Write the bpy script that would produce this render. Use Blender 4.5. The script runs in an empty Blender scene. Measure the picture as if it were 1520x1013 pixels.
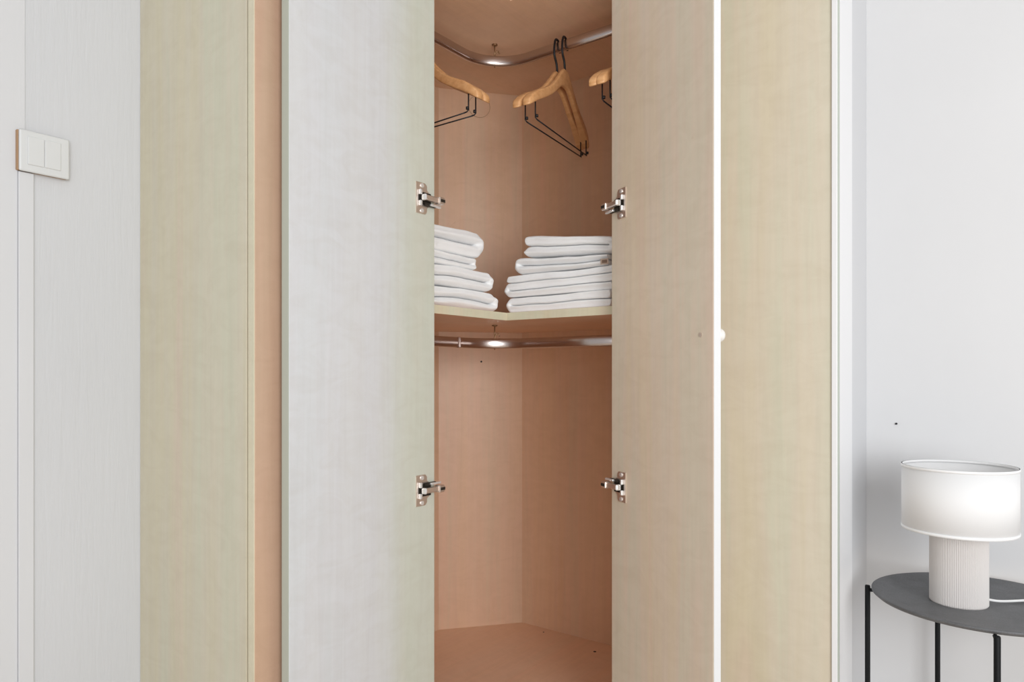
import bpy, bmesh, math, random
from mathutils import Vector, Matrix, noise
random.seed(7)
sc = bpy.context.scene
col = sc.collection
R = math.radians
# ---------------------------------------------------------------- camera
CAM = 0.90
cd = bpy.data.cameras.new('camera'); cam = bpy.data.objects.new('camera', cd); col.objects.link(cam)
cam.location = (0, 0, CAM); cam.rotation_euler = (R(90), 0, R(37))
cd.sensor_width = 36; cd.lens = 24.87; cd.shift_y = 0.0332; cd.clip_start = 0.02
sc.camera = cam
# ---------------------------------------------------------------- world and lights
w = bpy.data.worlds.new('world'); sc.world = w; w.use_nodes = True
w.node_tree.nodes['Background'].inputs[0].default_value = (0.97, 0.98, 1.0, 1)
w.node_tree.nodes['Background'].inputs[1].default_value = 0.48
def area(name, loc, target, sx, sy, power, color=(1, 1, 1)):
    l = bpy.data.lights.new(name, 'AREA'); l.shape = 'RECTANGLE'; l.size = sx; l.size_y = sy
    l.energy = power; l.color = color
    o = bpy.data.objects.new(name, l); col.objects.link(o); o.location = loc
    o.rotation_euler = (Vector(target) - Vector(loc)).to_track_quat('-Z', 'Y').to_euler()
    return o
area('window_light', (2.1, -0.85, 1.30), (-1.1, 1.3, 1.05), 1.3, 1.7, 46, (0.95, 0.975, 1.0))
area('fill_light', (0.95, -0.75, 0.95), (-1.15, 1.5, 1.50), 1.3, 0.9, 15, (0.96, 0.98, 1.0))  # added fill aimed into the wardrobe, stands for no lamp in the room
vs = sc.view_settings
vs.view_transform = 'Standard'; vs.look = 'None'; vs.exposure = 0.08; vs.gamma = 1.0; vs.use_curve_mapping = False

# ---------------------------------------------------------------- materials
def mat(name, color, rough=0.5, metal=0.0, **kw):
    m = bpy.data.materials.new(name); m.use_nodes = True
    b = m.node_tree.nodes['Principled BSDF']
    b.inputs['Base Color'].default_value = (*color, 1); b.inputs['Roughness'].default_value = rough
    b.inputs['Metallic'].default_value = metal
    for k, v in kw.items(): b.inputs[k.replace('_', ' ')].default_value = v
    return m
def nd(m, t, **kw):
    n = m.node_tree.nodes.new(t)
    for k, v in kw.items(): setattr(n, k, v)
    return n
def lk(m, a, b): m.node_tree.links.new(a, b)
def coords(m, scale, kind='Object', rot=(0, 0, 0)):
    t = nd(m, 'ShaderNodeTexCoord'); mp = nd(m, 'ShaderNodeMapping')
    mp.inputs['Scale'].default_value = scale; mp.inputs['Rotation'].default_value = rot
    lk(m, t.outputs[kind], mp.inputs[0]); return mp.outputs[0]
def noise_tex(m, vec, scale=1, detail=3, rough=0.5, dist=0.0):
    n = nd(m, 'ShaderNodeTexNoise'); n.inputs['Scale'].default_value = scale
    n.inputs['Detail'].default_value = detail; n.inputs['Roughness'].default_value = rough
    n.inputs['Distortion'].default_value = dist
    lk(m, vec, n.inputs['Vector']); return n.outputs['Fac']
def ramp(m, fac, stops):
    r = nd(m, 'ShaderNodeValToRGB'); e = r.color_ramp.elements
    e[0].position, e[0].color = stops[0][0], (*stops[0][1], 1)
    e[1].position, e[1].color = stops[-1][0], (*stops[-1][1], 1)
    for p, c in stops[1:-1]:
        x = e.new(p); x.color = (*c, 1)
    lk(m, fac, r.inputs[0]); return r.outputs[0]
def mix(m, a, b, fac, mode='MIX'):
    x = nd(m, 'ShaderNodeMix', data_type='RGBA', blend_type=mode)
    if isinstance(fac, float): x.inputs[0].default_value = fac
    else: lk(m, fac, x.inputs[0])
    for s, v in ((x.inputs[6], a), (x.inputs[7], b)):
        if isinstance(v, tuple): s.default_value = (*v, 1)
        else: lk(m, v, s)
    return x.outputs[2]
def bump(m, h, strength, dist=0.002):
    b = nd(m, 'ShaderNodeBump'); b.inputs['Strength'].default_value = strength; b.inputs['Distance'].default_value = dist
    lk(m, h, b.inputs['Height']); lk(m, b.outputs[0], m.node_tree.nodes['Principled BSDF'].inputs['Normal'])

def laminate(name, base, tint=0.05, axis='z', rough=0.42, seed=0.0):
    """pale maple print: broad soft streaks of pink, yellow and green grey, fine grain, a few flecks"""
    m = mat(name, base, rough)
    s = {'z': (1, 1, .045), 'd': (1, .06, 1)}[axis]
    rot = (0, 0, 0) if axis == 'z' else (0, 0, R(45))
    def sv(k): return coords(m, tuple(c * k for c in s), rot=rot)
    def mul(c, r, g, b): return (c[0] * r, c[1] * g, c[2] * b)
    t = tint
    broad = noise_tex(m, sv(11), 1 + seed * .1, 3, .55, .4)
    c1 = ramp(m, broad, [(.30, mul(base, 1 + t, 1 - t, 1 - t)), (.42, mul(base, 1.0, 1.0, 1 - 1.6 * t)),
                         (.52, base), (.60, mul(base, 1 - t, 1 + .6 * t, 1 + .3 * t)), (.72, mul(base, 1 + .6 * t, 1 - .3 * t, 1 - .2 * t))])
    fine = noise_tex(m, sv(75), 1, 4, .6, .6)
    g0 = ramp(m, fine, [(.3, (.965, .96, .955)), (.55, (1, 1, 1)), (.75, (1.02, 1.02, 1.02))])
    mot = noise_tex(m, coords(m, (14, 14, 26) if axis == 'z' else (14, 22, 14), rot=rot), 1, 4, .6, 1.2)
    g = mix(m, g0, ramp(m, mot, [(.3, (.965, .955, .94)), (.6, (1.01, 1.01, 1.01))]), 1.0, 'MULTIPLY')
    c2 = mix(m, c1, g, 1.0, 'MULTIPLY')
    kv = coords(m, (9, 9, 5) if axis == 'z' else (7, 4, 7), rot=rot)
    kn = noise_tex(m, kv, 1, 4, .7, 1.5)
    k = ramp(m, kn, [(.24, (.90, .86, .82)), (.30, (1, 1, 1)), (1, (1, 1, 1))])
    c3 = mix(m, c2, k, 1.0, 'MULTIPLY')
    lk(m, c3, m.node_tree.nodes['Principled BSDF'].inputs['Base Color'])
    bump(m, fine, .08, .001)
    return m

M = {}
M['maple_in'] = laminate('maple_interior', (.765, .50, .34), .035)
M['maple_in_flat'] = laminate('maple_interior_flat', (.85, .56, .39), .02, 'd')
M['maple_in_lit'] = laminate('maple_interior_lit', (.93, .64, .45), .02, 'd')  # roof board: same maple lightened, bounced light put into its colour
M['maple_end'] = laminate('maple_end_panel', (.65, .60, .47), .035)
M['maple_front_l'] = laminate('maple_front_left', (.56, .37, .26), .03)
M['maple_front_r'] = laminate('maple_front_right', (.70, .63, .505), .04)
M['maple_door_r'] = laminate('maple_door_right', (.76, .63, .505), .04)
M['edge'] = laminate('edge_banding', (.70, .64, .48), .03)
M['edge_white'] = mat('edge_white', (.80, .81, .82), .35)
M['edge_green'] = mat('edge_grey_green', (.50, .54, .47), .4)
M['gap'] = mat('joint_shadow_gap', (.10, .06, .04), .8)

# left door: the same print, glare painted in as near-white towards the free edge
m = M['maple_door_l'] = laminate('glare_maple_door', (.64, .645, .66), .010, rough=.30)
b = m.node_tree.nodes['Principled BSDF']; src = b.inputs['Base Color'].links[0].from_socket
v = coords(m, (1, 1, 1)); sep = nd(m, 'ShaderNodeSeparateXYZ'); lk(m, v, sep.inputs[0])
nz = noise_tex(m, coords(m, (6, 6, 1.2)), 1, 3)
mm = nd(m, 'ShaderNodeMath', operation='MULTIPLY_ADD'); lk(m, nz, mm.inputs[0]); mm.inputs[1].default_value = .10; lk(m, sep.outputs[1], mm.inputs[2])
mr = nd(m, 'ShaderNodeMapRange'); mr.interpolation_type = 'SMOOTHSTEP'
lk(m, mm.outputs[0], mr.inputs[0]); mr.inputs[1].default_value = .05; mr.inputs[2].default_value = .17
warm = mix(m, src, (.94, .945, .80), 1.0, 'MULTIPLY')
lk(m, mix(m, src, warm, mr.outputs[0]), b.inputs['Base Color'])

def paint(name, c, bs=.25, sc_=(60, 60, 5), d=.0015):
    m = mat(name, c, .6)
    h = noise_tex(m, coords(m, sc_), 1, 4, .6, .5)
    bump(m, h, bs, d)
    bl = noise_tex(m, coords(m, (2.5, 2.5, 1.5)), 1, 3)
    cc = ramp(m, bl, [(.3, tuple(x * .97 for x in c)), (.7, tuple(min(1, x * 1.02) for x in c))])
    lk(m, cc, m.node_tree.nodes['Principled BSDF'].inputs['Base Color'])
    return m
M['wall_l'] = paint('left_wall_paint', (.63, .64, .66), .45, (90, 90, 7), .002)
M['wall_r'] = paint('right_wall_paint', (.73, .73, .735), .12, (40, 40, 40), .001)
M['trim'] = paint('trim_paint', (.67, .675, .69), .2)
M['ceil'] = mat('ceiling_paint', (.8, .8, .8), .8)
M['floor'] = laminate('floor_boards', (.66, .55, .45), .03, 'd')
M['white_board'] = mat('white_end_board', (.86, .86, .87), .35)
M['switch'] = mat('switch_plastic', (.68, .69, .69), .35)
M['switch_box'] = mat('brown_backing', (.42, .26, .15), .7)
M['nickel'] = mat('nickel', (.80, .70, .63), .34, .9)
M['nickel_bright'] = mat('nickel_bright', (.88, .87, .86), .25, .6)
M['dark'] = mat('dark_recess', (.02, .015, .01), .6)
M['chrome'] = mat('rail_chrome', (.60, .53, .50), .26, 1.0)
M['brass'] = mat('brass_hook', (.35, .22, .12), .35, .8)
M['black'] = mat('black_metal', (.010, .010, .012), .45)
M['leg'] = mat('black_powder_coat', (.006, .007, .008), .5, Specular_IOR_Level=.2)
M['knob'] = mat('white_knob', (.88, .87, .84), .25)
# hanger wood
m = M['hanger'] = mat('beech_hanger', (.62, .33, .13), .35)
h = noise_tex(m, coords(m, (10, 60, 90)), 1, 3, .6, .4)
lk(m, ramp(m, h, [(.3, (.68, .34, .14)), (.55, (.79, .43, .19)), (.75, (.85, .49, .24))]), m.node_tree.nodes['Principled BSDF'].inputs['Base Color'])
# terry towels
m = M['towel'] = mat('white_terry', (.97, .97, .97), .95, Sheen_Weight=.4)
h = noise_tex(m, coords(m, (1, 1, 1)), 420, 3, .7)
h2 = noise_tex(m, coords(m, (1, 1, 1)), 45, 3, .6)
ad = nd(m, 'ShaderNodeMath', operation='ADD'); lk(m, h, ad.inputs[0]); lk(m, h2, ad.inputs[1]); bump(m, ad.outputs[0], .55, .003)
M['label'] = mat('tan_label', (.50, .38, .30), .7); M['label_dark'] = mat('brown_label_patch', (.20, .13, .09), .7)
# table top: speckled charcoal
m = M['table'] = mat('charcoal_table', (.09, .092, .097), .55)
h = noise_tex(m, coords(m, (1, 1, 1)), 500, 3, .8)
h2 = noise_tex(m, coords(m, (1, 1, 1)), 26, 3, .6, .5)
c1 = ramp(m, h, [(.35, (.105, .107, .112)), (.7, (.165, .168, .175))])
lk(m, mix(m, c1, ramp(m, h2, [(.3, (.85, .85, .85)), (.7, (1.1, 1.1, 1.1))]), 1.0, 'MULTIPLY'), m.node_tree.nodes['Principled BSDF'].inputs['Base Color'])
bump(m, h, .15, .0006)
# lamp
m = M['shade'] = mat('linen_shade', (.86, .86, .86), .85, Transmission_Weight=0.0)
h = noise_tex(m, coords(m, (700, 700, 60)), 1, 2, .6); bump(m, h, .12, .0006)
M['shade_trim'] = mat('shade_trim', (.92, .92, .92), .7)
M['lamp_base'] = mat('ribbed_plaster', (.72, .685, .66), .75)
M['cord'] = mat('white_cord', (.85, .85, .84), .5)

# ---------------------------------------------------------------- mesh helpers
def obj(name, bm, m, parent=None, smooth=False, world=True):
    """link bm as one mesh object; geometry given in world space is moved into the parent's frame"""
    me = bpy.data.meshes.new(name)
    if parent is not None and world:
        off = Vector((0, 0, 0)); p = parent
        while p is not None: off += p.location; p = p.parent
        bmesh.ops.translate(bm, verts=bm.verts, vec=-off)
    bmesh.ops.recalc_face_normals(bm, faces=bm.faces)
    for f in bm.faces: f.smooth = smooth
    bm.to_mesh(me); bm.free()
    for x in (m if isinstance(m, (list, tuple)) else [m]): me.materials.append(x)
    o = bpy.data.objects.new(name, me); col.objects.link(o)
    if parent is not None: o.parent = parent
    return o
def origin_to(o, loc):
    """put a top-level or first-level mesh object's origin at loc (given in its parent's frame)"""
    loc = Vector(loc); o.data.transform(Matrix.Translation(-(loc - o.location))); o.location = loc
def thing(name, label, cat, loc=(0, 0, 0), rz=0, group=None):
    o = bpy.data.objects.new(name, None); col.objects.link(o); o.empty_display_size = .05
    o.location = loc; o.rotation_euler = (0, 0, rz); o['label'] = label; o['category'] = cat
    if group: o['group'] = group
    return o
def tag(o, label, cat, group=None):
    o['label'] = label; o['category'] = cat
    if group: o['group'] = group
    return o
def struct(name, bm, m, label):
    o = obj(name, bm, m); o['kind'] = 'structure'; o['label'] = label; return o
def box(bm, x0, x1, y0, y1, z0, z1, mi=0, bev=0.0):
    vs_ = [bm.verts.new((x, y, z)) for x in (x0, x1) for y in (y0, y1) for z in (z0, z1)]
    fs = []
    for q in ((0, 1, 3, 2), (4, 6, 7, 5), (0, 4, 5, 1), (2, 3, 7, 6), (0, 2, 6, 4), (1, 5, 7, 3)):
        f = bm.faces.new([vs_[i] for i in q]); f.material_index = mi; fs.append(f)
    if bev > 0:
        es = list({e for f in fs for e in f.edges})
        r = bmesh.ops.bevel(bm, geom=es, offset=bev, segments=2, affect='EDGES', profile=.5)
        for f in r['faces']: f.material_index = mi
def B(*a, **k):
    bm = bmesh.new(); box(bm, *a, **k); return bm
def prism(bm, pts, z0, z1, mi=0, bev=0.0):
    lo = [bm.verts.new((x, y, z0)) for x, y in pts]; hi = [bm.verts.new((x, y, z1)) for x, y in pts]
    n = len(pts); fs = [bm.faces.new(lo[::-1]), bm.faces.new(hi)]
    for i in range(n): fs.append(bm.faces.new((lo[i], lo[(i + 1) % n], hi[(i + 1) % n], hi[i])))
    for f in fs: f.material_index = mi
    if bev > 0:
        es = list({e for f in fs for e in f.edges})
        r = bmesh.ops.bevel(bm, geom=es, offset=bev, segments=2, affect='EDGES', profile=.5)
        for f in r['faces']: f.material_index = mi
    return fs
def slab(bm, p, q, th, z0, z1, mi=0, bev=0.0):
    """upright board whose face runs p->q, thickness th to the left of that direction"""
    p = Vector(p); q = Vector(q); d = (q - p).normalized(); n = Vector((-d.y, d.x)) * th
    prism(bm, [tuple(p), tuple(q), tuple(q + n), tuple(p + n)], z0, z1, mi, bev)
def sweep(bm, path, sections, mi=0, closed_ends=True):
    """sections: list of lists of world points, one ring per path station"""
    rings = [[bm.verts.new(p) for p in s] for s in sections]
    n = len(rings[0])
    for a, b_ in zip(rings, rings[1:]):
        for i in range(n):
            f = bm.faces.new((a[i], a[(i + 1) % n], b_[(i + 1) % n], b_[i])); f.material_index = mi
    if closed_ends:
        bm.faces.new(rings[0][::-1]).material_index = mi; bm.faces.new(rings[-1]).material_index = mi
def tube(bm, pts, r, seg=10, mi=0):
    pts = [Vector(p) for p in pts]; secs = []; up = None
    for i, p in enumerate(pts):
        d = (pts[min(i + 1, len(pts) - 1)] - pts[max(i - 1, 0)]).normalized()
        if up is None:
            up = Vector((0, 0, 1)) if abs(d.z) < .9 else Vector((1, 0, 0))
        u = (up - d * up.dot(d)).normalized(); up = u; v_ = d.cross(u)
        rr = r[i] if isinstance(r, (list, tuple)) else r
        secs.append([p + (u * math.cos(a) + v_ * math.sin(a)) * rr for a in [2 * math.pi * k / seg for k in range(seg)]])
    sweep(bm, pts, secs, mi)
def lathe(bm, prof, c, seg=48, mi=0, cap=True):
    """prof: (radius, z) list, centre c"""
    rings = [[bm.verts.new((c[0] + r * math.cos(2 * math.pi * k / seg), c[1] + r * math.sin(2 * math.pi * k / seg), c[2] + z)) for k in range(seg)] for r, z in prof]
    for a, b_ in zip(rings, rings[1:]):
        for i in range(seg):
            f = bm.faces.new((a[i], a[(i + 1) % seg], b_[(i + 1) % seg], b_[i])); f.material_index = mi
    if cap:
        bm.faces.new(rings[0][::-1]).material_index = mi; bm.faces.new(rings[-1]).material_index = mi
def smooth_pts(pts, n=6):
    """Catmull-Rom through pts"""
    P = [Vector(p) for p in pts]; out = []
    for i in range(len(P) - 1):
        a = P[max(i - 1, 0)]; b_ = P[i]; c = P[i + 1]; d = P[min(i + 2, len(P) - 1)]
        for k in range(n):
            t = k / n
            out.append(.5 * ((2 * b_) + (c - a) * t + (2 * a - 5 * b_ + 4 * c - d) * t * t + (3 * b_ - a - 3 * c + d) * t ** 3))
    out.append(P[-1]); return out

# ---------------------------------------------------------------- room shell
XW = -1.475      # left wall face
YW = 1.700       # right wall face
ZC = 2.50
struct('floor', B(-1.8, 2.4, -2.2, 2.2, -.05, 0), M['floor'], 'brown wooden floor of the room below the frame')
struct('ceiling', B(-1.8, 2.4, -.6, 2.2, ZC, ZC + .05), M['ceil'], 'white room ceiling above the frame')
bm = bmesh.new()
box(bm, XW - .2, XW, -1.2, .714, 0, ZC)
struct('wall_left', bm, M['wall_l'], 'white wall with coarse brushed paint beside the switch')
struct('wall_back', B(-1.8, -1.60, .714, 2.2, 0, ZC), M['wall_r'], 'wall behind the corner wardrobe, left side')
bm = bmesh.new(); box(bm, -.318, 2.4, YW, YW + .3, 0, ZC)
struct('wall_right', bm, M['wall_r'], 'smooth white wall behind the round side table')
bm = bmesh.new(); box(bm, -1.60, -.318, 1.90, 2.0, 0, ZC)
struct('wall_rear', bm, M['wall_r'], 'wall behind the corner wardrobe, right side')
# raised strip at the far left of the left wall, above and below the switch
struct('trim_1', B(XW, XW + .003, .4795, .491, 1.338, ZC), M['trim'], 'raised white wall strip above the light switch')
struct('trim_2', B(XW, XW + .003, -.2, .4795, 0, ZC), M['trim'], 'flat white casing left of the light switch')

# cable cover under the switch
o = obj('cable_cover', B(XW, XW + .007, .480, .5045, .02, 1.266, bev=.0015), M['trim'])
tag(o, 'narrow white painted cable cover running down the wall below the light switch', 'cable cover')
# light switch
sw = thing('light_switch', 'white double rocker light switch on the left wall', 'switch', (XW, .519, 1.303))
bm = B(XW, XW + .0095, .4765, .5585, 1.2675, 1.3395, bev=.001); obj('backing_box', bm, M['switch_box'], sw)['label'] = 'brown bare backing behind the switch'
bm = B(XW + .0095, XW + .0145, .4785, .5605, 1.266, 1.341, bev=.003); obj('frame', bm, M['switch'], sw, False)
for k in (0, 1):
    y0 = .4915 + k * .0272
    obj('rocker', B(XW + .013, XW + .0165, y0, y0 + .0264, 1.279, 1.330, bev=.0012), M['switch'], sw)

# ---------------------------------------------------------------- left wardrobe wing
XF = -1.072; YE = .696; ZB, ZT = .06, 1.86
lw = thing('wardrobe', 'pale maple wardrobe unit left of the open white door, next to the switch wall', 'wardrobe', (-1.27, .9, 0))
obj('side_panel', B(XW + .0005, -1.096, YE, YE + .018, 0, ZT, bev=.0008), M['maple_end'], lw)
obj('side_panel', B(XW - .11, -1.093, 1.060, 1.078, 0, ZT), M['maple_end'], lw)
d = obj('door', B(XF - .018, XF, YE + .001, 1.066, ZB, ZT - .003, bev=.0012), M['maple_front_l'], lw)
obj('edge_band', B(XF - .0175, XF - .001, YE - .0006, YE + .001, ZB, ZT - .003), M['edge'], d)['label'] = 'pale yellow edge banding'
obj('back_panel', B(XW - .11, XW - .10, YE + .018, 1.060, .05, ZT), M['maple_in'], lw)
obj('top_panel', B(XW - .10, -1.096, YE + .018, 1.060, ZT - .018, ZT), M['maple_in_flat'], lw)
obj('bottom_panel', B(XW - .10, -1.096, YE + .018, 1.060, ZB + .01, ZB + .028), M['maple_in_flat'], lw)

# ---------------------------------------------------------------- right wardrobe wing
YF = 1.395; XE = -.3133
rw = thing('wardrobe', 'pale maple wardrobe unit between the right open door and the white wall', 'wardrobe', (-.54, 1.55, 0))
obj('door', B(-.742, XE, YF, YF + .018, ZB, ZT - .003, bev=.001), M['maple_front_r'], rw)
bm = B(XE, XE + .0093, YF - .004, 1.519, 0, ZT, bev=.0008)
obj('end_board', bm, M['white_board'], rw)['label'] = 'white end board'
obj('end_trim', B(XE + .0093, XE + .0105, YF + .001, YF + .012, 0, ZT), M['edge_green'], rw)
obj('side_panel', B(XE - .020, XE - .001, YF + .02, YW - .002, 0, ZT), M['maple_end'], rw)
obj('back_panel', B(-.737, XE - .021, YW - .012, YW - .002, .05, ZT), M['maple_in'], rw)
obj('top_panel', B(-.737, XE - .021, YF + .02, YW - .013, ZT - .018, ZT), M['maple_in_flat'], rw)
obj('bottom_panel', B(-.737, XE - .021, YF + .02, YW - .013, ZB + .01, ZB + .028), M['maple_in_flat'], rw)
# pier of the wall behind the white end board
struct('trim_3', B(XE, XE + .002, 1.5195, YW, 0, ZC), M['trim'], 'narrow shaded wall return between the white end board and the wall')

# ---------------------------------------------------------------- corner wardrobe
ZF, ZR = CAM - .8085, CAM + .911            # inside floor and roof
CR = (-1.364, 1.865); CL = (-1.536, 1.652)  # ends of the angled back board
XL, YR = -1.054, 1.388                      # carcass front planes
cw = thing('corner_wardrobe', 'open pale maple corner wardrobe holding towels and hangers, both doors swung open', 'wardrobe', (-1.3, 1.5, 0))
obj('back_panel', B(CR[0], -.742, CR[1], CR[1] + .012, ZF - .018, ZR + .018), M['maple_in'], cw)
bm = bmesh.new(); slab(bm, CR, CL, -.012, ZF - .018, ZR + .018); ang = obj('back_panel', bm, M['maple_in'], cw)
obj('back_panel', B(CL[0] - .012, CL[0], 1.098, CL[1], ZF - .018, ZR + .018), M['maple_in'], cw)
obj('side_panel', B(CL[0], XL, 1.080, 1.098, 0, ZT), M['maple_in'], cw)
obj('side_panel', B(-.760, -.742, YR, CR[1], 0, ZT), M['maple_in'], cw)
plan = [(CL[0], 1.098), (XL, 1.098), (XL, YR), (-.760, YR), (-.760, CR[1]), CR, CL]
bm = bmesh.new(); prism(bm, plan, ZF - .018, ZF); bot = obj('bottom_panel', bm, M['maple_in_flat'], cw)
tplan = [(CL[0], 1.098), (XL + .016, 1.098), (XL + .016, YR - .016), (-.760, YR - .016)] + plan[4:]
bm = bmesh.new(); prism(bm, tplan, ZR, ZR + .018); top = obj('top_panel', bm, M['maple_in_lit'], cw)
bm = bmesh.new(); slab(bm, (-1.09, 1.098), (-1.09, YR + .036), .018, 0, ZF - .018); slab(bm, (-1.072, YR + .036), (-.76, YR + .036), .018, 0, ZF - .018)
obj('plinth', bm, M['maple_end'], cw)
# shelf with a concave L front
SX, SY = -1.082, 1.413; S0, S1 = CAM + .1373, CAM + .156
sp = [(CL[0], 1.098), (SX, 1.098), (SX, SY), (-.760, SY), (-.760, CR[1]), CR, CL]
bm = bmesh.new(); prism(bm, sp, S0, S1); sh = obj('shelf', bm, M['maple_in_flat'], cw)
bm = bmesh.new()
prism(bm, [(SX, 1.098), (SX + .0012, 1.098), (SX + .0012, SY - .0012), (-.760, SY - .0012), (-.760, SY), (SX, SY)], S0 - .0002, S1 + .0002)
obj('edge_band', bm, M['edge'], sh)['label'] = 'pale yellow edge banding along the front'
# round cap in the angled back board, little screw holes
dA = (Vector(CL) - Vector(CR)).normalized(); nA = Vector((-dA.y, dA.x)); nA = -nA if nA.dot(Vector((1, -1))) < 0 else nA
def on_angle(s, z, out=0.0):
    p = Vector(CR) + dA * s + nA * out; return Vector((p.x, p.y, z))
def disc_on(bm, c, nrm, r, th, seg=32, inner=0.0, mi=0):
    nrm = Vector(nrm).normalized(); u = nrm.orthogonal().normalized(); v_ = nrm.cross(u)
    ring = lambda rr, o: [bm.verts.new(c + nrm * o + (u * math.cos(2 * math.pi * k / seg) + v_ * math.sin(2 * math.pi * k / seg)) * rr) for k in range(seg)]
    a, b_, = ring(r, 0), ring(r, th)
    for i in range(seg): bm.faces.new((a[i], a[(i + 1) % seg], b_[(i + 1) % seg], b_[i]))
    if inner:
        c2, d2 = ring(inner, th), ring(inner, 0)
        for i in range(seg):
            bm.faces.new((b_[i], b_[(i + 1) % seg], c2[(i + 1) % seg], c2[i])); bm.faces.new((c2[i], c2[(i + 1) % seg], d2[(i + 1) % seg], d2[i]))
    else: bm.faces.new(b_); bm.faces.new(a[::-1])
n3 = Vector((nA.x, nA.y, 0))
bm = bmesh.new(); disc_on(bm, on_angle(.143, CAM + .864, 0), n3, .036, .0012, inner=.0350)
obj('cable_hole_ring', bm, M['switch_box'], ang)
bm = bmesh.new(); disc_on(bm, on_angle(.136, CAM + .043, -.0002), n3, .0032, .0006, 12); obj('screw_hole', bm, M['dark'], ang)
for x, y, hr in ((-1.050, 1.795, .0045), (-1.258, 1.834, .0025)):
    bm = bmesh.new(); disc_on(bm, Vector((x, y, ZF)), (0, 0, 1), hr, .0006, 12)
    obj('screw_hole', bm, M['dark'], bot)

# ---- clothes rails (flat oval tube bent round the corner)
RX, RY, RB = -1.248, 1.565, .125
def rail_path():
    p = [Vector((RX, 1.098 + .0, 0)), Vector((RX, 1.30, 0)), Vector((RX, RY - RB, 0))]
    for k in range(1, 16):
        a = math.pi - k / 15 * math.pi / 2
        p.append(Vector((RX + RB + RB * math.cos(a), RY - RB + RB * math.sin(a), 0)))
    p += [Vector((-1.0, RY, 0)), Vector((-.760, RY, 0))]
    return p
def rail(zc, joint):
    bm = bmesh.new(); P = rail_path(); secs = []
    for i, p in enumerate(P):
        d_ = (P[min(i + 1, len(P) - 1)] - P[max(i - 1, 0)]).normalized(); n_ = Vector((-d_.y, d_.x, 0))
        ring = []
        for k in range(20):
            a = 2 * math.pi * k / 20; h_ = .0142
            ring.append(p + n_ * (.0072 * math.cos(a)) + Vector((0, 0, zc + h_ * math.copysign(abs(math.sin(a)) ** .5, math.sin(a)))))
        secs.append(ring)
    sweep(bm, P, secs); r = obj('clothes_rail', bm, M['chrome'], cw, True)
    apex = Vector((RX + RB - RB * .7071, RY - RB + RB * .7071, 0))
    return r, apex
for zc, ztop in ((CAM + .865, ZR), (CAM + .0865, S0)):
    r, ap = rail(zc, 0)
    bm = bmesh.new()
    tube(bm, [ap + Vector((0, 0, zc + .012)), ap + Vector((0, 0, ztop - .003))], .0016, 8)
    lathe(bm, [(.004, ztop - .004), (.008, ztop - .002), (.008, ztop)], (ap.x, ap.y, 0), 16)
    tube(bm, smooth_pts([ap + Vector((0, 0, zc - .017)), ap + Vector((.0, .0, zc + .014)), ap + Vector((.006, .004, zc + .028)), ap + Vector((.011, .008, zc + .020))], 4), .0016, 8)
    if ztop - zc > .06: pass
    obj('rail_bracket', bm, M['brass'], r, True)
    for q in ((0, Vector((RX, 1.098, zc))), (1, Vector((-.760, RY, zc)))):
        bm = bmesh.new()
        if q[0] == 0: box(bm, RX - .014, RX + .014, 1.098, 1.106, zc - .022, zc + .020, bev=.002)
        else: box(bm, -.768, -.760, RY - .014, RY + .014, zc - .022, zc + .020, bev=.002)
        obj('end_socket', bm, M['nickel'], r)
    # joint sleeve between straight tube and bend
    bm = bmesh.new(); box(bm, RX - .0082, RX + .0082, 1.410, 1.421, zc - .0146, zc + .0146, bev=.002)
    if zc < 1.2: obj('joint_sleeve', bm, M['chrome'], r)
    else: bm.free()

# ---- doors
def hinge(bm, flip):
    """local: x towards the hinge edge (0 = edge), y out of the inner face, z up"""
    prof = [(-.056, .032), (-.030, .032), (-.025, .027), (-.025, .019), (-.013, .010), (-.013, -.010), (-.025, -.019), (-.025, -.027), (-.030, -.032), (-.056, -.032)]
    lo = [bm.verts.new((x, -.0002, z)) for x, z in prof]; hi = [bm.verts.new((x, .0022, z)) for x, z in prof]; n = len(prof)
    bm.faces.new(lo); bm.faces.new(hi[::-1])
    for i in range(n): bm.faces.new((lo[i], lo[(i + 1) % n], hi[(i + 1) % n], hi[i]))
    box(bm, -.050, -.014, .0023, .0030, -.013, .013, 2)                 # open mouth of the cup
    for s in (-1, 1):
        box(bm, -.0505, -.0440, .002, .0085, s * .0115 - .0055, s * .0115 + .0055, 1, .0015)
        lathe_y(bm, (-.040, .0022, s * .026), .0045, .0016, 1)
    box(bm, -.046, -.002, .008, .018, -.0055, .0055, 0, .002)            # arm
    box(bm, -.047, -.040, .006, .019, -.0065, .0065, 1, .003)
    box(bm, -.006, .010, .006, .021, -.0075, .0075, 0, .002)
    box(bm, -.003, .0105, .0195, .0215, -.003, .003, 2)
    z_ = -.012 * flip
    box(bm, -.022, .008, .006, .0125, z_ - .0022, z_ + .0022, 1, .001)   # second link
    box(bm, -.036, -.004, .004, .008, z_ - .003, z_ + .003, 2)
    for s in (-1, 1):
        box(bm, .0102, .0110, .011, .015, s * .005 - .0015, s * .005 + .0015, 2)
def lathe_y(bm, c, r, h_, mi, seg=14):
    a = [bm.verts.new((c[0] + r * math.cos(2 * math.pi * k / seg), c[1], c[2] + r * math.sin(2 * math.pi * k / seg))) for k in range(seg)]
    b_ = [bm.verts.new((v.co.x * 1, c[1] + h_, v.co.z)) for v in a]
    for i in range(seg): bm.faces.new((a[i], a[(i + 1) % seg], b_[(i + 1) % seg], b_[i])).material_index = mi
    bm.faces.new(b_).material_index = mi
HZ = (CAM + .367, CAM - .2395)
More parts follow.
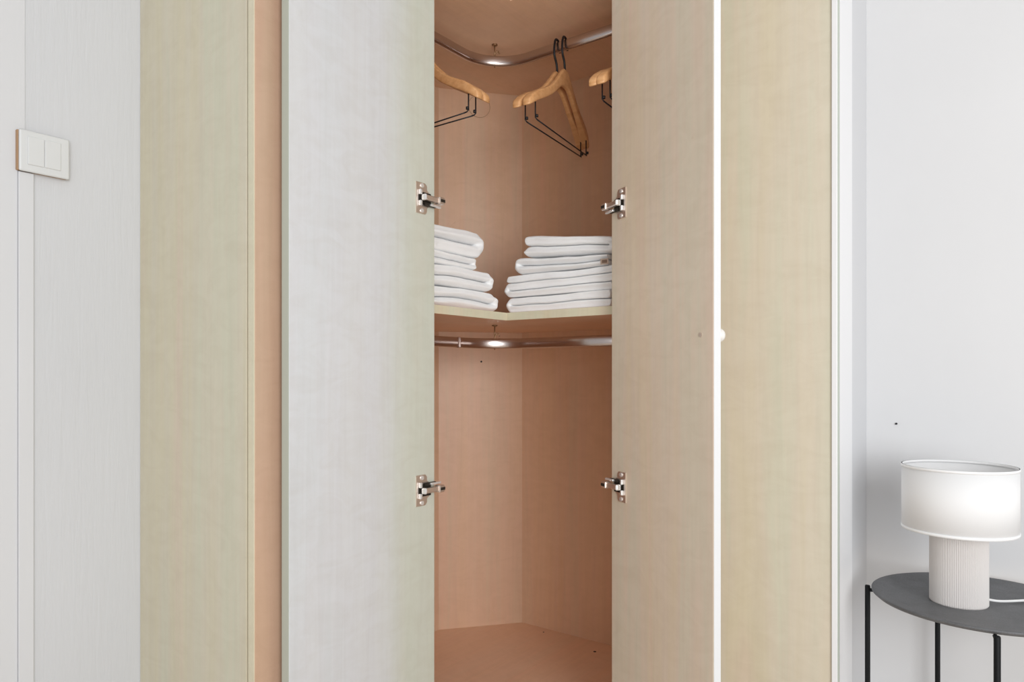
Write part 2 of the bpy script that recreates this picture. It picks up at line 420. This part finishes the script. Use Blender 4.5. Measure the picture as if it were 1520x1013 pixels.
def door(hinge_xy, d2, inner, length, th, m_in, m_edge, label, mirror):
    """leaf from its hinge edge along d2 (unit); inner = unit normal of the inner face"""
    h2 = Vector(hinge_xy); d2 = Vector(d2).normalized(); n2 = Vector(inner).normalized()
    # leaf: local origin mid leaf so that the wood print follows it
    mid = h2 + d2 * (length / 2)
    bm = bmesh.new()
    a = h2; b_ = h2 + d2 * length; c = b_ - n2 * th; e = a - n2 * th
    prism(bm, [tuple(a), tuple(b_), tuple(c), tuple(e)], ZB, ZT - .003, 0, .001)
    leaf = obj('door', bm, m_in, cw); origin_to(leaf, (mid.x + 1.3, mid.y - 1.5, 0)); leaf['label'] = label
    bm = bmesh.new(); p = b_ + d2 * .0002; q = p - n2 * th
    prism(bm, [tuple(p - n2 * .0008), tuple(p - n2 * .0008 + d2 * .0008), tuple(q + n2 * .0008 + d2 * .0008), tuple(q + n2 * .0008)], ZB + .001, ZT - .004)
    obj('edge_band', bm, m_edge, leaf)
    for i, hz in enumerate(HZ):
        bm = bmesh.new(); hinge(bm, 1 if i == 0 else -1)
        Mx = Matrix(((-d2.x, n2.x, 0, h2.x), (-d2.y, n2.y, 0, h2.y), (0, 0, 1, hz), (0, 0, 0, 1)))
        bm.transform(Mx); obj('hinge', bm, [M['nickel'], M['nickel_bright'], M['dark']], leaf)
    # knob outside, its screw inside
    if mirror > 0: return leaf
    k = b_ - d2 * .034; kz = CAM + .073
    bm = bmesh.new(); base = Vector((k.x, k.y, kz)) - Vector((n2.x, n2.y, 0)) * th; ax = -Vector((n2.x, n2.y, 0)); u = Vector((0, 0, 1)); v_ = ax.cross(u)
    secs = []
    for rr, o_ in ((.006, 0), (.005, .008), (.007, .014), (.0115, .019), (.0135, .025), (.0115, .031), (.006, .034), (.001, .0345)):
        secs.append([base + ax * o_ + (u * math.cos(t) + v_ * math.sin(t)) * rr for t in [2 * math.pi * q_ / 20 for q_ in range(20)]])
    sweep(bm, None, secs); obj('knob', bm, M['knob'], leaf, True)['label'] = 'small white knob'
    bm = bmesh.new(); disc_on(bm, Vector((k.x, k.y, kz)), (n2.x, n2.y, 0), .0042, .0012, 14); obj('screw', bm, M['nickel'], leaf)
    return leaf
door((-1.034, 1.099), (0, -1), (1, 0), .361, .0205, M['maple_door_l'], M['edge_green'], 'left door leaf with its inner face coloured almost white for glare', 1)
door((-.758, 1.369), (.882, -.472), (-.472, -.882), .328, .0165, M['maple_door_r'], M['edge_white'], 'right door leaf with a beige maple inner face', -1)

# ---------------------------------------------------------------- hangers
def make_hanger(label):
    """local frame: neck top at the origin, shoulders along +-Y, rail running along X"""
    t = thing('clothes_hanger', label, 'hanger', (0, 0, 0), 0, 'beech hangers on the upper rail')
    bm = bmesh.new()
    half = [(0, -.024, .046, .013), (.013, -.0245, .046, .013), (.020, -.029, .042, .0125), (.03, -.036, .036, .012), (.05, -.054, .029, .0125), (.075, -.075, .026, .014),
            (.10, -.091, .025, .016), (.125, -.104, .026, .019), (.150, -.116, .027, .022), (.172, -.130, .025, .024), (.186, -.141, .020, .022), (.190, -.145, .012, .016)]
    sts = [(-s, z, h_, w_) for s, z, h_, w_ in half[:0:-1]] + half
    secs = []
    for s, z, h_, w_ in sts:
        off = -.018 * (s / .19) ** 2; ring = []
        for k in range(16):
            a = 2 * math.pi * (k + .5) / 16; ca, sa = math.cos(a), math.sin(a)
            ring.append(Vector((off + w_ / 2 * math.copysign(abs(ca) ** .4, ca), s, z + h_ / 2 * math.copysign(abs(sa) ** .4, sa))))
        secs.append(ring)
    sweep(bm, None, secs); obj('shoulder', bm, M['hanger'], t, True, world=False)
    bm = bmesh.new()
    tube(bm, smooth_pts([(0, 0, -.01), (0, 0, .006), (0, -.004, .022), (0, -.0155, .040), (0, -.0165, .060), (0, -.010, .082), (0, .002, .0860), (0, .0125, .080), (0, .0165, .066), (0, .0165, .058)], 5), .0030, 10)
    obj('hook', bm, M['black'], t, True, world=False)
    bm = bmesh.new()
    for s in (-1, 1):
        tube(bm, [(-.006, s * .163, -.133), (-.006, s * .163, -.175), (-.003, s * .160, -.180), (-.002, s * .150, -.181)], .0017, 8)
        lathe(bm, [(.0036, -.003), (.0036, .003)], (-.002, s * .163, -.172), 10)
    tube(bm, [(-.002, -.155, -.181), (-.002, .155, -.181)], .0017, 8)
    obj('trouser_bar', bm, M['black'], t, True, world=False)
    return t
def copy_thing(src, label):
    c = src.copy(); col.objects.link(c); c['label'] = label
    for ch in src.children:
        k = ch.copy(); col.objects.link(k); k.parent = c
    return c
ZN = CAM + .800
spots = [
    ((-1.030, RY, ZN), R(7), 'beech clothes hanger with black hook, left one of the middle pair on the rail'),
    ((-1.006, RY, ZN), R(9), 'beech clothes hanger with black hook, right one of the middle pair on the rail'),
    ((RX, 1.290, ZN), R(-90), 'left wooden hanger whose shoulder tip shows beside the left door'),
    ((RX, 1.272, ZN), R(-93), 'wooden hanger just behind the leftmost one, only its black bar showing'),
    ((-.806, RY, ZN), R(4), 'right wooden hanger whose shoulder tip sticks out furthest beside the right door'),
    ((-.783, RY, ZN), R(3), 'rightmost wooden hanger, mostly covered by the right door')]
first = None
for loc, rz, lab in spots:
    if first is None: first = h_ = make_hanger(lab)
    else: h_ = copy_thing(first, lab)
    h_.location = loc; h_.rotation_euler = (0, 0, rz)

# ---------------------------------------------------------------- towels
def towel(name_label, origin, axis, depth_dir, s0, s1, z0, hgt, layers, dep, seed, start=0, group='white towels on the wardrobe shelf', sag=.0, tilt=0.0, comp=0.0):
    """a zigzag folded cloth. axis: direction of the fold cross-section's width, depth_dir: into the shelf.
    layers follow each other in one continuous strip; the cross-section shows at the front"""
    ax = Vector(axis); dd = Vector(depth_dir); L = s1 - s0; th = hgt / layers; r = th / 2
    random.seed(seed)
    rnd = random.Random(seed)
    ends = [(rnd.uniform(0, .010), rnd.uniform(0, .012)) for _ in range(layers)]
    cl = []
    for k in range(layers):
        zc = (k + .5) * th
        a0 = r + ends[k][0]; a1 = L - r - ends[k][1]
        # joined ends share the same turn point
        xs = [a0, a0 + .0015, a0 + .004, a0 + .008] + [a0 + .014 + (a1 - a0 - .028) * i / 18 for i in range(19)] + [a1 - .008, a1 - .004, a1 - .0015, a1]
        row = [(x, zc) for x in xs]
        if (k + start) % 2: row = row[::-1]
        if cl:
            px, pz = cl[-1]; turn = 1 if (k + start) % 2 == 1 else -1
            row_x = px
            # align the start of this row with the end of the last one
            row = [((row_x if i == 0 else x), z) for i, (x, z) in enumerate(row)]
            row[0] = (px, zc)
            midz = (pz + zc) / 2
            for t in (-75, -50, -25, 0, 25, 50, 75):
                cl.append((px + turn * r * .95 * math.cos(R(t)), midz + r * .95 * math.sin(R(t))))
            cl += row
        else: cl = row
    # thicken the centre line into one closed outline
    n = len(cl); lft, rgt = [], []
    for i, (x, z) in enumerate(cl):
        p = cl[max(i - 1, 0)]; q = cl[min(i + 1, n - 1)]
        dx, dz = q[0] - p[0], q[1] - p[1]; l_ = math.hypot(dx, dz) or 1
        lft.append((-dz / l_, dx / l_)); rgt.append((dz / l_, -dx / l_))
    base = Vector(origin)
    bm = bmesh.new(); secs = []
    stations = [(r * 1.1 * (1 - math.cos(R(a_))), max(.12, math.sin(R(a_)))) for a_ in (6, 25, 45, 65, 88)] + [(.03, 1.0), (.06, 1.0), (.10, 1.0), (.14, 1.0), (dep - .012, 1.0), (dep - .005, .75), (dep, .15)]
    hw = r * .98
    def disp(x, y, z):
        v_ = Vector((x * 9 + seed * 3.1, y * 9, z * 14))
        w_ = Vector((x * 30 + seed, y * 30, z * 45))
        return Vector((noise.noise(v_), noise.noise(v_ + Vector((7, 3, 1))), noise.noise(v_ + Vector((1, 9, 5))))) * .006 + \
               Vector((noise.noise(w_), noise.noise(w_ + Vector((4, 4, 4))), noise.noise(w_ + Vector((9, 2, 4))))) * .0022
    for y, f in stations:
        ring = []
        for i, (x, z) in enumerate(cl):
            endf = (.62, .85, .96, 1)[min(3, i, n - 1 - i)]
            ring.append((x + lft[i][0] * hw * f * endf, z + lft[i][1] * hw * f * endf))
        for i in range(n - 1, -1, -1):
            x, z = cl[i]; endf = (.62, .85, .96, 1)[min(3, i, n - 1 - i)]
            ring.append((x + rgt[i][0] * hw * f * endf, z + rgt[i][1] * hw * f * endf))
        out = []
        for x, z in ring:
            d_ = disp(x, y, z0 + z); hf = min(1, z / .012)
            t = x / L
            zz = z0 + max(.0006, (z + d_.z * hf * .8) * (1 - comp * t) - sag * 4 * (t - .5) ** 2 * (z / hgt)) - tilt * t
            out.append(base + ax * (s0 + x + d_.x * .8) + dd * (y + abs(d_.y) * 1.0 + .004 * math.sin(z * 300 + seed)) + Vector((0, 0, zz)))
        secs.append(out)
    rings = [[bm.verts.new(p) for p in s] for s in secs]; m_ = len(rings[0])
    for a, b_ in zip(rings, rings[1:]):
        for i in range(m_): bm.faces.new((a[i], a[(i + 1) % m_], b_[(i + 1) % m_], b_[i]))
    for ring in (rings[0], rings[-1]):
        for i in range(n - 1):
            try: bm.faces.new((ring[i], ring[i + 1], ring[2 * n - 2 - i], ring[2 * n - 1 - i]))
            except ValueError: pass
    for _ in range(2): bmesh.ops.smooth_vert(bm, verts=bm.verts, factor=.35, use_axis_x=True, use_axis_y=True, use_axis_z=True)
    o = obj('folded_towel', bm, M['towel'], None, True)
    sd = o.modifiers.new('soften', 'SUBSURF'); sd.levels = 1; sd.render_levels = 1
    c = base + ax * (s0 + L / 2) + dd * (dep / 2) + Vector((0, 0, z0)); origin_to(o, c)
    return tag(o, name_label, 'towel', group)
g1, g2 = 'white towels in the left stack', 'white towels in the right stack'
Zs = S1
# left stack: width runs along +Y, front faces +X
o_ = (-1.096, 0, 0)
towel('white folded towel at the bottom of the left stack', o_, (0, 1, 0), (-1, 0, 0), 1.105, 1.404, Zs, .050, 2, .22, 1, 0, g1)
towel('white folded towel second from the bottom of the left stack', o_, (0, 1, 0), (-1, 0, 0), 1.105, 1.388, Zs + .050, .048, 2, .22, 2, 0, g1)
towel('thin white towel under the top one of the left stack', (-1.104, 0, 0), (0, 1, 0), (-1, 0, 0), 1.105, 1.330, Zs + .098, .030, 2, .2, 3, 0, g1)
towel('thick white folded towel on top of the left stack', (-1.100, 0, 0), (0, 1, 0), (-1, 0, 0), 1.105, 1.346, Zs + .128, .064, 2, .2, 4, 0, g1)
# right stack: width runs along +X, front faces -Y
o_ = (0, 1.425, 0)
towel('white folded towel at the bottom of the right stack', o_, (1, 0, 0), (0, 1, 0), -1.098, -.775, Zs, .040, 2, .22, 5, 1, g2)
towel('wide white towel second from the bottom of the right stack', o_, (1, 0, 0), (0, 1, 0), -1.103, -.770, Zs + .040, .056, 3, .22, 6, 1, g2)
tw = towel('white towel second from the top of the right stack, loop fold at its left end', o_, (1, 0, 0), (0, 1, 0), -1.066, -.790, Zs + .096, .042, 2, .22, 7, 1, g2, comp=.38)
bm = bmesh.new()
slab(bm, (-.816, 1.4205), (-.797, 1.4235), .0012, Zs + .098, Zs + .111, 0, .0003); slab(bm, (-.812, 1.4200), (-.800, 1.4222), .0008, Zs + .101, Zs + .108, 1)
obj('care_label', bm, [M['label'], M['label_dark']], tw)['label'] = 'small tan care label'
towel('white folded towel on top of the right stack', o_, (1, 0, 0), (0, 1, 0), -1.052, -.775, Zs + .139, .057, 2, .22, 8, 0, g2, sag=.003, tilt=.0165, comp=.30)

# ---------------------------------------------------------------- side table
TX, TY, TZ, TR = -.092, 1.503, CAM - .40, .172
tb = thing('side_table', 'round charcoal grey tray side table with thin black legs against the wall', 'table', (TX, TY, 0))
bm = bmesh.new()
lathe(bm, [(.03, -.008), (TR - .03, -.008), (TR - .006, -.006), (TR, -.001), (TR + .0003, .0015), (TR - .002, .0022), (TR - .008, .0008), (TR - .030, -.003), (TR - .034, -.0042), (.05, -.0048), (.002, -.0048)], (TX, TY, TZ), 96)
obj('tabletop', bm, M['table'], tb, True)
for ang_ in (182, 117, 280.5, 22):
    a = R(ang_); r_ = TR + .0085; x, y = TX + r_ * math.cos(a), TY + r_ * math.sin(a)
    bm = bmesh.new(); lathe(bm, [(.0042, 0), (.0048, .001), (.0048, TZ - .006), (.0040, TZ - .004)], (x, y, 0), 14)
    lg = obj('leg', bm, M['leg'], tb, True)
    bm = bmesh.new()
    tube(bm, [(x, y, TZ - .013), (TX + (TR - .012) * math.cos(a), TY + (TR - .012) * math.sin(a), TZ - .0105)], .0035, 8)
    obj('bracket', bm, M['leg'], lg, True)

# ---------------------------------------------------------------- table lamp
LX, LY = -.123, 1.485; LZ = TZ - .0048
lp = thing('table_lamp', 'white table lamp with drum shade and ribbed stone base on the side table', 'lamp', (LX, LY, LZ))
bm = bmesh.new(); N = 104; rings = []
for z, k in ((0, .97), (.002, 1), (.20, 1), (.203, .97)):
    ring = []
    for i in range(N * 4):
        a = 2 * math.pi * i / (N * 4); rr = (.0445 + 0.0009 * abs(math.sin(a * N / 2))) * k
        ring.append(bm.verts.new((LX + rr * math.cos(a), LY + rr * math.sin(a), LZ + z)))
    rings.append(ring)
n = len(rings[0])
for a, b_ in zip(rings, rings[1:]):
    for i in range(n): bm.faces.new((a[i], a[(i + 1) % n], b_[(i + 1) % n], b_[i]))
bm.faces.new(rings[0][::-1]); bm.faces.new(rings[-1])
obj('base', bm, M['lamp_base'], lp, False)['label'] = 'finely ribbed off-white cylinder base'
s0, s1, sr = CAM - .276, CAM - .161, .0895
bm = bmesh.new()
seg = 96
def ring_(r, z): return [bm.verts.new((LX + r * math.cos(2 * math.pi * k / seg), LY + r * math.sin(2 * math.pi * k / seg), z)) for k in range(seg)]
rs = [ring_(sr, s0), ring_(sr, s1), ring_(sr - .0014, s1), ring_(sr - .0014, s0)]
for a, b_ in zip(rs, rs[1:] + rs[:1]):
    for i in range(seg): bm.faces.new((a[i], a[(i + 1) % seg], b_[(i + 1) % seg], b_[i]))
shd = obj('lamp_shade', bm, M['shade'], lp, True)
for z0, z1 in ((s0, s0 + .005), (s1 - .005, s1)):
    bm = bmesh.new()
    rs = [ring_(sr + .0008, z0), ring_(sr + .0008, z1), ring_(sr - .0022, z1), ring_(sr - .0022, z0)]
    for a, b_ in zip(rs, rs[1:] + rs[:1]):
        for i in range(seg): bm.faces.new((a[i], a[(i + 1) % seg], b_[(i + 1) % seg], b_[i]))
    obj('shade_trim', bm, M['shade_trim'], shd, True)
bm = bmesh.new()
for k in range(3):
    a = R(40 + 120 * k); tube(bm, [(LX, LY, s0 + .045), (LX + (sr - .001) * math.cos(a), LY + (sr - .001) * math.sin(a), s0 + .045)], .0014, 6)
lathe(bm, [(.014, s0 + .035), (.014, s0 + .060)], (LX, LY, 0), 20); obj('shade_ring', bm, M['shade_trim'], shd, True)
bm = bmesh.new(); lathe(bm, [(.013, LZ + .2), (.013, s0 + .035)], (LX, LY, 0), 20); obj('socket', bm, M['shade_trim'], lp, True)
bm = bmesh.new()
tube(bm, smooth_pts([(LX + .040, LY + .012, LZ + .010), (LX + .060, LY + .030, LZ + .0055), (LX + .095, LY + .066, LZ + .0045), (-.005, 1.572, LZ + .006), (.035, 1.580, TZ + .003), (.066, 1.590, TZ + .006), (.092, 1.600, TZ - .01), (.10, 1.605, TZ - .10), (.10, 1.62, .25), (.10, 1.64, .02)], 6), .0022, 10)
obj('power_cord', bm, M['cord'], lp, True)
# small nail in the right wall
bm = bmesh.new(); disc_on(bm, Vector((-.2535, YW, CAM - .104)), (0, -1, 0), .0022, .003, 10)
tag(obj('nail', bm, M['black']), 'tiny dark nail head in the white wall above the table', 'nail')
